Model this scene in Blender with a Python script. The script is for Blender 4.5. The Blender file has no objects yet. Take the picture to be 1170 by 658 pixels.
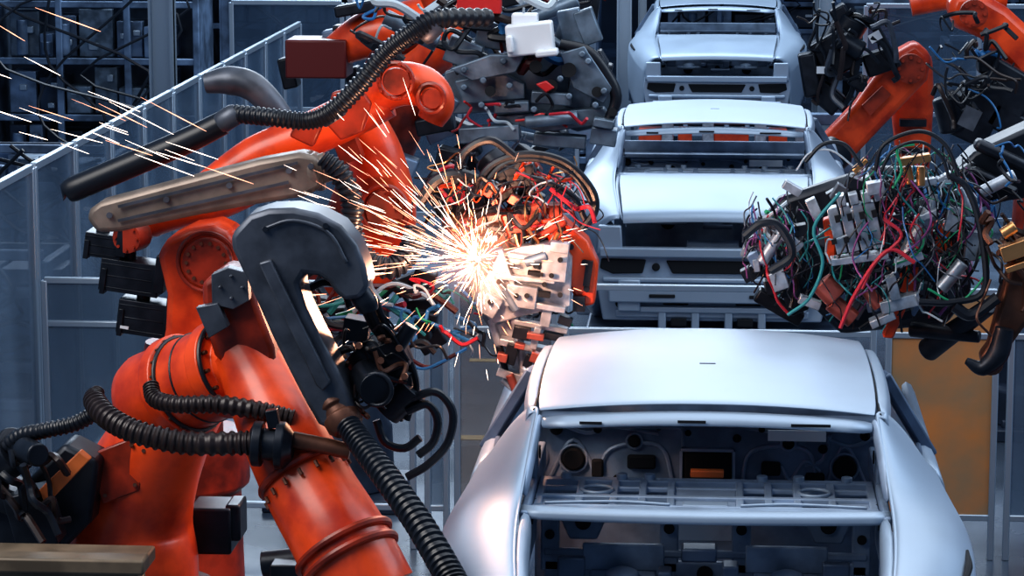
import bpy, bmesh, math, random
from mathutils import Vector, Matrix
random.seed(7)
F=3250.0
CAM=Vector((0,0,4.0)); YAW=math.radians(4.2); PIT=math.radians(9.81)
fwd=Vector((-math.sin(YAW)*math.cos(PIT), math.cos(YAW)*math.cos(PIT), -math.sin(PIT)))
rgt=Vector((math.cos(YAW), math.sin(YAW),0)); upv=rgt.cross(fwd)
def W(px,py,Y):
    r=fwd*F+rgt*(px-585)-upv*(py-329)
    return CAM+r*(Y/r.y)
def S(r,Y): return r*Y/F
sc=bpy.context.scene
try:
    sc.view_settings.view_transform='Standard'; sc.view_settings.look='Medium High Contrast'
except Exception: pass
# ---------------- materials
def mat(name,col,metal=0.0,rough=0.5,coat=0.0,emit=None,es=0,noise=0.0,nscale=8.0,col2=None,alpha=1.0,bump=0.0,stretch=None,band=(.38,.62)):
    m=bpy.data.materials.new(name); m.use_nodes=True
    nt=m.node_tree; b=nt.nodes['Principled BSDF']
    b.inputs['Base Color'].default_value=(*col,1); b.inputs['Metallic'].default_value=metal
    b.inputs['Roughness'].default_value=rough
    b.inputs['Coat Weight'].default_value=coat; b.inputs['Coat Roughness'].default_value=0.2
    b.inputs['Alpha'].default_value=alpha
    if emit:
        b.inputs['Emission Color'].default_value=(*emit,1); b.inputs['Emission Strength'].default_value=es
    tc=nt.nodes.new('ShaderNodeTexCoord'); n=nt.nodes.new('ShaderNodeTexNoise')
    n.inputs['Scale'].default_value=nscale; n.inputs['Detail'].default_value=5
    if stretch:
        mp=nt.nodes.new('ShaderNodeMapping'); mp.inputs['Scale'].default_value=stretch
        nt.links.new(tc.outputs['Object'],mp.inputs['Vector']); nt.links.new(mp.outputs['Vector'],n.inputs['Vector'])
    else: nt.links.new(tc.outputs['Object'],n.inputs['Vector'])
    if noise>0:
        c2=col2 if col2 else tuple(c*(1-noise) for c in col)
        r=nt.nodes.new('ShaderNodeValToRGB')
        r.color_ramp.elements[0].position=band[0]; r.color_ramp.elements[1].position=band[1]
        r.color_ramp.elements[0].color=(*c2,1); r.color_ramp.elements[1].color=(*col,1)
        nt.links.new(n.outputs['Fac'],r.inputs['Fac']); nt.links.new(r.outputs['Color'],b.inputs['Base Color'])
        mr=nt.nodes.new('ShaderNodeMapRange'); mr.inputs['To Min'].default_value=max(0.05,rough-0.1); mr.inputs['To Max'].default_value=min(1,rough+0.15)
        nt.links.new(n.outputs['Fac'],mr.inputs['Value']); nt.links.new(mr.outputs['Result'],b.inputs['Roughness'])
    if bump>0:
        bp=nt.nodes.new('ShaderNodeBump'); bp.inputs['Strength'].default_value=bump; bp.inputs['Distance'].default_value=0.01
        nt.links.new(n.outputs['Fac'],bp.inputs['Height']); nt.links.new(bp.outputs['Normal'],b.inputs['Normal'])
    return m
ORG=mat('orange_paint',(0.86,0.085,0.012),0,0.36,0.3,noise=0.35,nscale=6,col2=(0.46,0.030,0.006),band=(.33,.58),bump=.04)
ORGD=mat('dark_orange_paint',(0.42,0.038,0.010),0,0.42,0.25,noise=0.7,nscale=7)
BRN=mat('heat_brown_metal',(0.16,0.07,0.045),0.5,0.4,noise=0.5)
BHS=mat('rust_tinted_rubber',(0.03,0.02,0.02),0.1,0.36)
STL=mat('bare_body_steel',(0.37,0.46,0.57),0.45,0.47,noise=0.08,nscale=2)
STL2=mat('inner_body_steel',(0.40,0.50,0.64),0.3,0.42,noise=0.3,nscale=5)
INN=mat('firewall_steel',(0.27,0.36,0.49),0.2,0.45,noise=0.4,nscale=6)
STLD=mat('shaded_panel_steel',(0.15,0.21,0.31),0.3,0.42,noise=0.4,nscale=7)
BLK=mat('black_rubber',(0.010,0.013,0.02),0,0.36)
BLKM=mat('black_metal',(0.018,0.024,0.036),0.4,0.35,noise=0.4,nscale=12)
DRK=mat('dark_void',(0.004,0.006,0.01),0,0.8)
GRY=mat('grey_cast_cover',(0.115,0.13,0.16),0.5,0.38,noise=0.4,nscale=9)
GUNM=mat('gunmetal_plate',(0.20,0.27,0.35),0.5,0.40,noise=0.5,nscale=9)
BEI=mat('beige_housing',(0.30,0.24,0.20),0.4,0.4,noise=0.35,nscale=9)
ALU=mat('brushed_aluminium',(0.58,0.63,0.69),0.6,0.34,noise=0.35,nscale=20)
WHT=mat('white_plastic',(0.75,0.78,0.82),0,0.4)
BRS=mat('brass_fitting',(0.75,0.38,0.16),0.9,0.3,noise=0.2)
PNK=mat('copper_electrode',(0.5,0.13,0.10),0.6,0.35,noise=.5)
REDM=mat('red_plastic',(0.6,0.03,0.03),0,0.35)
YEL=mat('yellow_orange_label',(0.85,0.22,0.06),0,0.45)
CG=mat('green_cable',(0.02,0.30,0.14),0,0.35); CB=mat('blue_cable',(0.03,0.16,0.38),0,0.35)
CR=mat('red_cable',(0.50,0.03,0.05),0,0.35); CP=mat('purple_cable',(0.22,0.06,0.20),0,0.35)
CW=mat('white_cable',(0.42,0.50,0.56),0,0.35); CT=mat('teal_cable',(0.03,0.25,0.27),0,0.35)
FRM=mat('fence_profile_aluminium',(0.42,0.50,0.58),0.7,0.35)
PAN=mat('fence_sheet_blue',(0.17,0.26,0.37),0.1,0.14,noise=0.8,nscale=1.0,col2=(.05,.085,.14),alpha=0.62,stretch=(1.6,1.6,.35),band=(.3,.7))  # stretched noise paints streaky reflections into the blue sheet colour
PANT=mat('fence_sheet_tan',(0.30,0.24,0.20),0.1,0.2,noise=0.8,nscale=1.0,col2=(.08,.10,.14),alpha=0.55,stretch=(1.6,1.6,.5),band=(.3,.7))
PANO=mat('fence_sheet_amber',(0.62,0.24,0.07),0.0,0.3,noise=0.8,nscale=1.5,col2=(.26,.22,.14),alpha=0.85,stretch=(1.5,1.5,1.8),band=(.3,.65))
FLR=mat('floor_coating',(0.13,0.175,0.24),0.0,0.22,noise=0.6,nscale=0.8,bump=0.05)
WLL=mat('wall_paint',(0.05,0.08,0.13),0,0.6,noise=0.5,nscale=0.7)
MCH=mat('machine_navy',(0.035,0.055,0.095),0.3,0.4,noise=0.6,nscale=3)
MCH2=mat('machine_bluegrey',(0.20,0.29,0.43),0.4,0.4,noise=0.6,nscale=4)
DRED=mat('deep_red_panel',(.10,.01,.01),0,0.4)
SPK=mat('spark_white',(1,0.8,0.6),emit=(1.0,0.78,0.66),es=4.5)
SPK2=mat('spark_orange',(1,0.4,0.15),emit=(1.0,0.44,0.30),es=2.4)
BLM=bpy.data.materials.new('weld_bloom'); BLM.use_nodes=True  # emission-only volume added to imitate bloom around the weld point
nt=BLM.node_tree; nt.nodes.clear(); out=nt.nodes.new('ShaderNodeOutputMaterial'); em=nt.nodes.new('ShaderNodeEmission')
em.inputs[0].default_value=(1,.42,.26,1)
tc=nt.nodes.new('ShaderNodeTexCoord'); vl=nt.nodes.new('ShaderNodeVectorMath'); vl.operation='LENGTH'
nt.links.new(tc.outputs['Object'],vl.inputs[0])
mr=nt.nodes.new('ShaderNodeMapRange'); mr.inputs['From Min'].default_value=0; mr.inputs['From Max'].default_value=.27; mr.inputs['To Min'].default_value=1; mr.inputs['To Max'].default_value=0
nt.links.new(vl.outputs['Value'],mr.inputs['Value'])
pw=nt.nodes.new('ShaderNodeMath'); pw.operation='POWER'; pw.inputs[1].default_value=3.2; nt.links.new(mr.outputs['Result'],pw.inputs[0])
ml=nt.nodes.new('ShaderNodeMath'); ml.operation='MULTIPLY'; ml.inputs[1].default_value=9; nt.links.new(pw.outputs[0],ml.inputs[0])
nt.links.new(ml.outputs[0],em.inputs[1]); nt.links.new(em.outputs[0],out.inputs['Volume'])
# ---------------- mesh builder
def frame(d):
    d=d.normalized(); a=Vector((0,0,1)) if abs(d.z)<0.9 else Vector((1,0,0))
    u=d.cross(a).normalized(); return u,d.cross(u).normalized()
class M:
    def __init__(s): s.bm=bmesh.new(); s.mi=0
    def face(s,vs):
        try:
            f=s.bm.faces.new(vs); f.material_index=s.mi; return f
        except ValueError: return None
    def box(s,c,size,R=None):
        c=Vector(c); h=[x/2 for x in size]; R=R or Matrix.Identity(3)
        v=[s.bm.verts.new(c+R@Vector((sx*h[0],sy*h[1],sz*h[2]))) for sx in(-1,1) for sy in(-1,1) for sz in(-1,1)]
        for q in((0,1,3,2),(4,6,7,5),(0,4,5,1),(2,3,7,6),(0,2,6,4),(1,5,7,3)): s.face([v[i] for i in q])
        return s
    def bar(s,a,b,w,h):
        a=Vector(a);b=Vector(b); d=(b-a); y=d.normalized()
        up=Vector((0,0,1)) if abs(y.z)<0.95 else Vector((0,1,0))
        x=y.cross(up).normalized(); z=x.cross(y)
        R=Matrix((x,y,z)).transposed()
        return s.box((a+b)/2,(w,d.length,h),R)
    def rings(s,cs,rs,us,seg,caps=True,closed=False):
        prev=None;first=None
        for c,r,(u,w) in zip(cs,rs,us):
            ring=[s.bm.verts.new(c+(u*math.cos(2*math.pi*i/seg)+w*math.sin(2*math.pi*i/seg))*r) for i in range(seg)]
            if prev:
                for i in range(seg): s.face([prev[i],prev[(i+1)%seg],ring[(i+1)%seg],ring[i]])
            else: first=ring
            prev=ring
        if closed:
            for i in range(seg): s.face([prev[i],prev[(i+1)%seg],first[(i+1)%seg],first[i]])
        elif caps: s.face(first[::-1]); s.face(prev)
        return s
    def cyl(s,a,b,r1,r2=None,seg=24):
        a=Vector(a);b=Vector(b); f=frame(b-a); r2=r1 if r2 is None else r2
        return s.rings([a,b],[r1,r2],[f,f],seg)
    def lathe(s,a,b,prof,seg=28):
        a=Vector(a);b=Vector(b);f=frame(b-a)
        return s.rings([a.lerp(b,t) for t,_ in prof],[r for _,r in prof],[f]*len(prof),seg)
    def torus(s,c,ax,R,r,seg=28,s2=8):
        c=Vector(c);u,w=frame(Vector(ax)); ax=Vector(ax).normalized()
        cs=[];us=[]
        for i in range(seg):
            a=2*math.pi*i/seg; d=u*math.cos(a)+w*math.sin(a)
            cs.append(c+d*R); us.append((d,ax))
        return s.rings(cs,[r]*seg,us,s2,closed=True)
    def bolts(s,c,ax,R,n,r,h):
        c=Vector(c);u,w=frame(Vector(ax)); ax=Vector(ax).normalized()
        for i in range(n):
            a=2*math.pi*i/n; p=c+(u*math.cos(a)+w*math.sin(a))*R
            s.cyl(p-ax*h,p+ax*h,r,seg=6)
        return s
    def ball(s,c,r,seg=16,n=8,sq=(1,1,1)):
        c=Vector(c); top=s.bm.verts.new(c+Vector((0,0,r*sq[2]))); bot=s.bm.verts.new(c-Vector((0,0,r*sq[2])))
        rows=[]
        for j in range(1,n):
            t=math.pi*j/n
            rows.append([s.bm.verts.new(c+Vector((r*sq[0]*math.sin(t)*math.cos(2*math.pi*i/seg),r*sq[1]*math.sin(t)*math.sin(2*math.pi*i/seg),r*sq[2]*math.cos(t)))) for i in range(seg)])
        for i in range(seg):
            k=(i+1)%seg
            s.face([top,rows[0][i],rows[0][k]]); s.face([bot,rows[-1][k],rows[-1][i]])
            for j in range(len(rows)-1): s.face([rows[j][i],rows[j+1][i],rows[j+1][k],rows[j][k]])
        return s
    def tube(s,pts,rad,seg=12,samp=6,rib=0,depth=0.16):
        P=[Vector(p) for p in pts]
        if not hasattr(rad,'__len__'): rad=[rad]*len(P)
        n=len(P); C=[];Rr=[]
        if rib>0:
            L=sum((P[i+1]-P[i]).length for i in range(n-1)); samp=max(4,int(L/rib*4/(n-1)))
        for i in range(n-1):
            p0=P[i-1] if i>0 else P[i]*2-P[i+1]; p1=P[i];p2=P[i+1]; p3=P[i+2] if i+2<n else P[i+1]*2-P[i]
            for k in range(samp+(1 if i==n-2 else 0)):
                t=k/samp
                C.append(0.5*((2*p1)+(p2-p0)*t+(2*p0-5*p1+4*p2-p3)*t*t+(3*p1-p0-3*p2+p3)*t**3))
                Rr.append(rad[i]*(1-t)+rad[i+1]*t)
        if rib>0: Rr=[r*(1.0 if (i%4) in(1,2) else 1-depth) for i,r in enumerate(Rr)]
        us=[];u=None
        for i in range(len(C)):
            d=(C[min(i+1,len(C)-1)]-C[max(i-1,0)])
            if d.length<1e-7: d=Vector((0,0,1))
            d.normalize()
            if u is None: u,_=frame(d)
            u=(u-d*u.dot(d)); 
            if u.length<1e-6: u,_=frame(d)
            u.normalize(); us.append((u,d.cross(u)))
        return s.rings(C,Rr,us,seg)
    def prism(s,pts,t):
        t=Vector(t); a=[s.bm.verts.new(Vector(p)-t/2) for p in pts]; b=[s.bm.verts.new(Vector(p)+t/2) for p in pts]
        n=len(pts)
        s.face(a); s.face(b[::-1])
        for i in range(n): s.face([a[i],b[i],b[(i+1)%n],a[(i+1)%n]])
        return s
    def grid(s,rows):
        V=[[s.bm.verts.new(Vector(p)) for p in r] for r in rows]
        for i in range(len(V)-1):
            for j in range(len(V[i])-1): s.face([V[i][j],V[i][j+1],V[i+1][j+1],V[i+1][j]])
        return s
    def T(s,p,**k): return s.tube([W(a[0],a[1],a[2]) for a in p],[S(a[3],a[2]) for a in p],**k)
    def Pz(s,p,Y,th,skew=0): return s.prism([W(a[0],a[1],Y) for a in p],(skew,th,0))
    def C(s,a,b,r1,r2=None,**k): return s.cyl(W(*a),W(*b),S(r1,a[2]),S(r2 if r2 else r1,b[2]),**k)
    def B(s,px,py,Y,w,h,d,ang=0):
        R=Matrix.Rotation(math.radians(-ang),3,'Y')
        return s.box(W(px,py,Y),(S(w,Y),d,S(h,Y)),R)
def put(m,name,mats,parent=None,bev=0,sub=0,solid=0,flat=False,label=None,sharp=38,split=False):
    bm=m.bm
    if split:
        seen=set(); groups=[]
        bm.verts.ensure_lookup_table()
        for v in bm.verts:
            if v in seen: continue
            st=[v]; seen.add(v); comp=[]
            while st:
                q=st.pop(); comp.append(q)
                for e_ in q.link_edges:
                    o_=e_.other_vert(q)
                    if o_ not in seen: seen.add(o_); st.append(o_)
            groups.append(comp)
        out=None
        for comp in groups:
            n=M(); mp={}
            for v in comp: mp[v]=n.bm.verts.new(v.co)
            fs={f for v in comp for f in v.link_faces}
            for f in fs:
                nf=n.bm.faces.new([mp[v] for v in f.verts]); nf.material_index=f.material_index
            out=put(n,name,mats,parent,bev,sub,solid,flat,label,sharp)
        bm.free(); return out
    if not sub: bmesh.ops.recalc_face_normals(bm,faces=bm.faces)
    cs=[v.co for v in bm.verts]
    lo=Vector((min(c.x for c in cs),min(c.y for c in cs),min(c.z for c in cs))); hi=Vector((max(c.x for c in cs),max(c.y for c in cs),max(c.z for c in cs)))
    c=(lo+hi)/2 if parent else Vector(((lo.x+hi.x)/2,(lo.y+hi.y)/2,lo.z))
    bmesh.ops.translate(bm,verts=bm.verts,vec=-c)
    me=bpy.data.meshes.new(name); bm.to_mesh(me); bm.free()
    if not isinstance(mats,(list,tuple)): mats=[mats]
    for x in mats: me.materials.append(x)
    if not flat:
        for p in me.polygons: p.use_smooth=True
        if not sub: me.set_sharp_from_angle(angle=math.radians(sharp))
    o=bpy.data.objects.new(name,me); sc.collection.objects.link(o)
    if parent: o.parent=parent; o.location=c-WL[parent.name]
    else: o.location=c
    WL[o.name]=c
    if sub:
        md=o.modifiers.new('s','SUBSURF'); md.levels=sub; md.render_levels=sub
    if solid:
        md=o.modifiers.new('t','SOLIDIFY'); md.thickness=solid; md.offset=0
    if bev:
        md=o.modifiers.new('b','BEVEL'); md.width=bev; md.segments=2; md.limit_method='ANGLE'; md.angle_limit=math.radians(40)
    if label: o['label']=label
    return o
WL={}
def thing(name,loc,label,cat,group=None):
    e=bpy.data.objects.new(name,None); e.empty_display_size=0.2; sc.collection.objects.link(e); e.location=Vector(loc)
    WL[e.name]=Vector(loc)
    e['label']=label; e['category']=cat
    if group: e['group']=group
    return e
def tag(o,label,cat,group=None,kind=None):
    o['label']=label;o['category']=cat
    if group:o['group']=group
    if kind:o['kind']=kind
    return o
def copy_thing(root,delta,label=None,skip=()):
    ne=root.copy(); ne.location=root.location+Vector(delta); sc.collection.objects.link(ne); WL[ne.name]=ne.location.copy()
    if label: ne['label']=label
    mp={root:ne}
    todo=list(root.children)
    while todo:
        ch=todo.pop(0)
        if ch.name.split('.')[0] in skip: continue
        c=ch.copy(); sc.collection.objects.link(c); c.parent=mp[ch.parent]; mp[ch]=c
        todo+=list(ch.children)
    return ne
# ---------------- structure
o=put(M().box((0,22,-0.05),(30,64,0.1)),'floor',FLR,flat=True); o['kind']='structure'
o=put(M().box((0,47,2.5),(30,0.3,5)),'wall_back',WLL,flat=True); o['kind']='structure'
# ---------------- car
KX=1.028; CX=-.035
def creased(r):
    out=[]
    lp=lambda a,b,t:tuple(a[i]*(1-t)+b[i]*t for i in range(3))
    for j,p in enumerate(r):
        out.append(p)
        if j==0:
            q=lp(p,r[1],.22); out.append((q[0],q[1],q[2]-.004)); q=lp(p,r[1],.34); out.append((q[0],q[1],q[2]+.004))
        if j==4: out.append(lp(p,r[5],.8))
        if j==5: out.append(lp(p,r[6],.12))
    return out
def car(cx,Y0):
    g='sedan bodies on the assembly line'
    e=thing('car_body',(cx,Y0,0.62),'bare silver steel sedan body shell without trunk lid or glass','car',g)
    L=lambda x,v,z:(cx+x*KX,Y0+v,z)
    rows=[]
    for v,hw,dz in((-.012,.582,-.014),(-.005,.583,-.006),(.06,.59,0),(.3,.598,.012),(.7,.602,.018),(1.1,.598,.013),(1.38,.588,-.005),(1.46,.582,-.03)):
        rows.append([L(hw*k,v-0.03*(1-abs(k)**2)*(1 if v<.1 else -1),1.835+dz+0.04*(1-abs(k)**2.2)) for k in(-1,-.985,-.75,-.4,0,.4,.75,.985,1)])
    put(M().grid(rows),'roof',STL,e,sub=2,solid=.006)
    put(M().box(L(0,.55,1.8915),(.06,.012,.002)),'locating_hole',DRK,e)
    for sx in(-1,1):
        rr=[]
        for v,x0,z0,k in((-.02,.592,1.815,.7),(.25,.606,1.835,.9),(.7,.612,1.838,1),(1.1,.606,1.833,1),(1.4,.60,1.80,1),(1.75,.65,1.655,.8),(2.35,.735,1.425,.7)):
            rr.append([L(sx*(x0+a*k),v,z0+b*k) for a,b in((0,-.02),(.004,0),(.006,.003),(.034,-.002),(.040,-.008),(.052,-.035),(.058,-.065),(.045,-.075))])
        put(M().grid(rr),'roof_rail',STL,e,sub=1,solid=.006)
        put(M().tube([L(sx*.602,.0,1.822),L(sx*.606,.7,1.832),L(sx*.598,1.4,1.80)],.006,seg=6),'roof_ditch_seal',DRK,e)
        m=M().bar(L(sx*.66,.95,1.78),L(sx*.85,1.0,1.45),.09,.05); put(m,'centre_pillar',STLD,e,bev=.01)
        m=M().tube([L(sx*.65,.22,1.72),L(sx*.655,.8,1.745),L(sx*.65,1.35,1.73)],.010,seg=8); m.tube([L(sx*.66,.2,1.73),L(sx*.76,.42,1.52),L(sx*.80,.9,1.50),L(sx*.80,1.6,1.49)],.012,seg=8); put(m,'door_seal_flange',STLD,e)
        rr=[[(.585,0,1.832),(.62,.05,1.818),(.66,.15,1.77),(.72,.28,1.68),(.785,.42,1.56),(.835,.5,1.50),(.875,.5,1.30),(.885,.5,.80)],
        [(.597,-.12,1.765),(.632,-.09,1.762),(.675,-.02,1.73),(.732,.1,1.655),(.79,.2,1.565),(.848,.25,1.49),(.89,.25,1.28),(.90,.25,.80)],
        [(.620,-.34,1.60),(.665,-.33,1.604),(.715,-.29,1.598),(.77,-.22,1.575),(.822,-.15,1.535),(.878,-.1,1.475),(.905,-.1,1.26),(.90,-.1,.85)],
        [(.625,-.50,1.560),(.675,-.50,1.568),(.73,-.48,1.566),(.79,-.45,1.556),(.842,-.4,1.53),(.893,-.4,1.47),(.91,-.4,1.22),(.88,-.4,1.0)],
        [(.612,-.85,1.530),(.66,-.85,1.538),(.715,-.84,1.537),(.775,-.82,1.526),(.83,-.8,1.498),(.880,-.8,1.43),(.89,-.8,1.2),(.86,-.8,1.0)],
        [(.575,-1.25,1.48),(.62,-1.25,1.485),(.67,-1.23,1.480),(.72,-1.2,1.46),(.77,-1.18,1.41),(.80,-1.17,1.34),(.81,-1.17,1.15),(.80,-1.17,.85)],
        [(.56,-1.46,1.42),(.59,-1.47,1.42),(.62,-1.46,1.41),(.65,-1.44,1.38),(.68,-1.42,1.34),(.70,-1.41,1.27),(.71,-1.4,1.1),(.70,-1.4,.8)]]
        put(M().grid([[L(sx*a,b,c) for a,b,c in creased(r)] for r in rr]),'quarter_panel',STL,e,sub=2,solid=.01)
        put(M().tube([L(sx*.862,-.60,1.488),L(sx*.852,-.78,1.480),L(sx*.818,-.95,1.455)],[.006,.014,.008],seg=8),'lamp_slot',DRK,e)
        dr=[[(x,v,z) for x,z in((.80,1.49),(.85,1.49),(.875,1.40),(.89,1.2),(.88,.95),(.85,.72))] for v in(.51,1.0,1.04,1.6,2.2)]
        put(M().grid([[L(sx*a,b,c) for a,b,c in r] for r in dr]),'door_panel',STL,e,sub=1,solid=.02)
        fr=[[(x-t*.1,v,z-t*.1) for x,z in((.72,1.44),(.80,1.43),(.86,1.36),(.88,1.15),(.86,.9))] for v,t in((2.25,0),(2.6,.2),(3.0,.6),(3.35,1.5))]
        put(M().grid([[L(sx*a,b,c) for a,b,c in r] for r in fr]),'front_fender',STL,e,sub=1,solid=.012)
        put(M().box(L(sx*.80,.95,.70),(.14,3.0,.12)),'sill',STL2,e,bev=.02)
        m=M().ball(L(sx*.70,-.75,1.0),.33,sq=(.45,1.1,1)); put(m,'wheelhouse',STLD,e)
        m=M().box(L(sx*.61,-.2,1.45),(.03,.5,.22)); m.box(L(sx*.62,.35,1.52),(.05,.5,.10)); m.box(L(sx*.61,.1,1.60),(.03,.10,.2)); put(m,'inner_bracket',INN,e,bev=.008)
        m=M()
        for v,z in((-.3,1.5),(-.12,1.5),(.12,1.64)): m.cyl(L(sx*.592,v,z),L(sx*.587,v,z),.025,seg=12)
        put(m,'inner_bracket_hole',DRK,e,split=True)
        m=M(); m.box(L(sx*.29,.02,1.19),(.24,.18,.025)); m.lathe(L(sx*.29,.02,1.19),L(sx*.29,.02,1.235),[(0,.07),(.7,.06),(1,.03)]); m.box(L(sx*.29,.12,1.25),(.30,.03,.10)); put(m,'shock_tower',INN,e,bev=.006)
    ks=(-1,-.7,-.35,0,.35,.7,1)
    rows=[[L(.574*k,-.02-.03*(1-k*k),1.800+.035*(1-k*k)) for k in ks],
          [L(.573*k,-.05-.03*(1-k*k),1.793+.032*(1-k*k)) for k in ks],
          [L(.572*k,-.067-.03*(1-k*k),1.780+.03*(1-k*k)) for k in ks],
          [L(.572*k,-.069-.03*(1-k*k),1.765+.03*(1-k*k)) for k in ks]]
    put(M().grid(rows),'rear_header',STL,e,sub=1,solid=.008)
    m=M()
    m.box(L(-.05,-.107,1.810),(.10,.004,.010)); m.box(L(.36,-.094,1.800),(.14,.004,.010)); m.box(L(-.4,-.092,1.797),(.08,.004,.010))
    put(m,'header_slot',DRK,e,split=True)
    for sx in(-1,1):
        put(M().grid([[L(sx*(xx+.006),v,z),L(sx*(xx-.008),v+.005,z-.006),L(sx*(xx-.012),v+.03,z-.03)] for v,z,xx in((-.03,1.815,.585),(-.12,1.765,.594),(-.22,1.69,.606),(-.345,1.60,.62))]),'window_frame_edge',STL2,e,sub=1,solid=.008)
    ks=(-1,-.8,-.4,0,.4,.8,1)
    rows=[[L(.622*k,-.375-.04*(1-k*k),1.552) for k in ks],[L(.622*k,-.385-.04*(1-k*k),1.566) for k in ks],[L(.622*k,-.40-.04*(1-k*k),1.567) for k in ks],[L(.622*k,-.43-.04*(1-k*k),1.560) for k in ks],[L(.622*k,-.436-.04*(1-k*k),1.552) for k in ks],[L(.622*k,-.438-.04*(1-k*k),1.53) for k in ks]]
    put(M().grid(rows),'rear_window_sill',STL,e,sub=1,solid=.006)
    m=M()
    m.box(L(0,.20,1.50),(1.22,.05,.05)); m.box(L(0,-.30,1.53),(1.22,.05,.025)); m.box(L(0,-.06,1.515),(1.22,.03,.025)); m.box(L(0,.10,1.51),(1.22,.02,.02)); m.box(L(0,-.21,1.52),(1.22,.015,.02))
    for x in(-.58,-.44,-.32,-.22,-.12,.12,.22,.32,.44,.58): m.box(L(x,-.05,1.51),(.028,.48,.028))
    for x in(-.51,.51): m.box(L(x,-.17,1.505),(.12,.18,.02))
    m.box(L(0,-.17,1.505),(.22,.18,.02)); m.box(L(0,.05,1.505),(.22,.12,.02))
    for x in(-.27,.27): m.box(L(x,-.10,1.505),(.08,.12,.02))
    put(m,'parcel_shelf',STL2,e,bev=.005)
    m=M()
    for sx in(-1,1): m.torus(L(sx*.38,.02,1.527),(0,0,1),.055,.008); m.tube([L(sx*.55,-.26,1.545),L(sx*.3,-.25,1.55),L(sx*.12,-.26,1.545)],.007,seg=6)
    m.box(L(0,-.17,1.52),(.16,.06,.02)); 
    for x in(-.5,-.3,-.2,.2,.33,.5): m.cyl(L(x,.2,1.52),L(x,.2,1.545),.02,seg=12)
    put(m,'shelf_embossing',STL,e,bev=.003,split=True)
    m=M()
    for x in(-.51,-.45,.45,.51,0): m.cyl(L(x,-.17,1.515),L(x,-.17,1.52),.022,seg=14)
    put(m,'shelf_hole',DRK,e,split=True)
    m=M(); m.box(L(0,1.75,1.1),(1.46,.03,.85)); m.box(L(0,1.66,1.43),(1.40,.12,.03)); m.box(L(0,1.68,1.12),(1.4,.06,.03)); m.box(L(-.35,1.68,1.40),(.5,.05,.03)); m.box(L(.1,1.70,1.155),(.9,.03,.02))
    put(m,'firewall',INN,e,bev=.008)
    Yf=1.72; m=M()
    for x,z,r in((-.55,1.24,.05),(.56,1.22,.05),(-.3,1.32,.026),(.33,1.32,.024),(.12,1.34,.018),(-.62,1.37,.028),(.64,1.36,.022),(-.45,1.37,.018),(.47,1.3,.02),(-.08,1.36,.014),(.05,1.14,.018),(-.37,1.16,.016),(-.2,1.38,.012),(.22,1.38,.014),(.52,1.4,.014),(-.5,1.13,.018)): m.cyl(L(x,Yf,z),L(x,Yf-.02,z),r)
    m.box(L(0,Yf,1.22),(.20,.03,.12)); m.box(L(-.27,Yf,1.23),(.12,.03,.06)); m.box(L(.26,Yf,1.21),(.08,.03,.06)); m.box(L(.44,Yf,1.17),(.08,.03,.05)); m.box(L(-.45,Yf,1.2),(.05,.03,.08))
    put(m,'panel_opening',DRK,e,bev=.01,split=True)
    m=M()
    for a in(((-.68,1.42),(-.5,1.35),(-.4,1.38),(-.2,1.35)),((-.45,1.12),(-.40,1.28),(-.2,1.30),(-.14,1.14)),((.14,1.1),(.18,1.28),(.4,1.29),(.45,1.15)),((.45,1.36),(.58,1.31),(.7,1.36)),((-.1,1.39),(.1,1.39),(.3,1.36)),((-.66,1.13),(-.55,1.32),(-.44,1.14)),((.48,1.12),(.56,1.31),(.66,1.12)),((.3,1.4),(.5,1.40),(.6,1.38)),((-.3,1.4),(-.12,1.38),(-.1,1.3)),((.5,1.36),(.47,1.25),(.40,1.22)),((-.7,1.3),(-.66,1.25),(-.69,1.15)),((.3,1.22),(.34,1.16),(.4,1.24),(.46,1.2))):
        m.tube([L(x,Yf+.008,z) for x,z in a],.009,seg=6)
    for x,z,r in((-.55,1.24,.058),(.56,1.22,.058),(-.3,1.32,.032),(.33,1.32,.03)): m.torus(L(x,Yf,z),(0,1,0),r,.006)
    for x in(-.108,.108): m.box(L(x,Yf,1.22),(.012,.04,.13))
    for z in(1.152,1.288): m.box(L(0,Yf,z),(.22,.04,.012))
    put(m,'firewall_bead',STL2,e)
    put(M().box(L(.36,1.58,1.385),(.24,.01,.045)),'paper_tag',WHT,e)
    put(M().box(L(0,1.64,1.205),(.14,.05,.03)),'bracket',YEL,e,bev=.005)
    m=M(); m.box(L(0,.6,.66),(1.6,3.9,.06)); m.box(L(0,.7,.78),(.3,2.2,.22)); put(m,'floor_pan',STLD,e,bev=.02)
    m=M(); m.box(L(0,-.95,.95),(1.2,1.0,.04)); m.box(L(0,-.62,1.06),(.34,.3,.16)); m.torus(L(0,-1.0,.98),(0,0,1),.26,.02)
    put(m,'trunk_floor',STLD,e,bev=.012)
    m=M(); m.box(L(0,.26,.95),(1.2,.03,.5)); m.box(L(0,.26,1.44),(1.2,.04,.08))
    for x in(-.56,-.13,.13,.56): m.box(L(x,.26,1.28),(.07,.03,.25))
    for x in(-.44,.44): m.prism([L(x-.10,.25,1.40),L(x+.10,.25,1.40),L(x+.05,.25,1.28),L(x-.05,.25,1.28)],(0,.02,0))
    m.box(L(0,.25,1.23),(1.2,.02,.03))
    put(m,'seat_back_panel',INN,e,bev=.008)
    m=M()
    for x,z,r in((-.44,1.35,.03),(.44,1.35,.03),(-.56,1.3,.018),(.56,1.3,.018),(-.13,1.33,.02),(.13,1.33,.02),(-.3,1.15,.05),(.3,1.15,.05),(0,1.16,.03)): m.cyl(L(x,.235,z),L(x,.228,z),r,seg=16)
    put(m,'bulkhead_hole',DRK,e,split=True)
    m=M()
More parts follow.
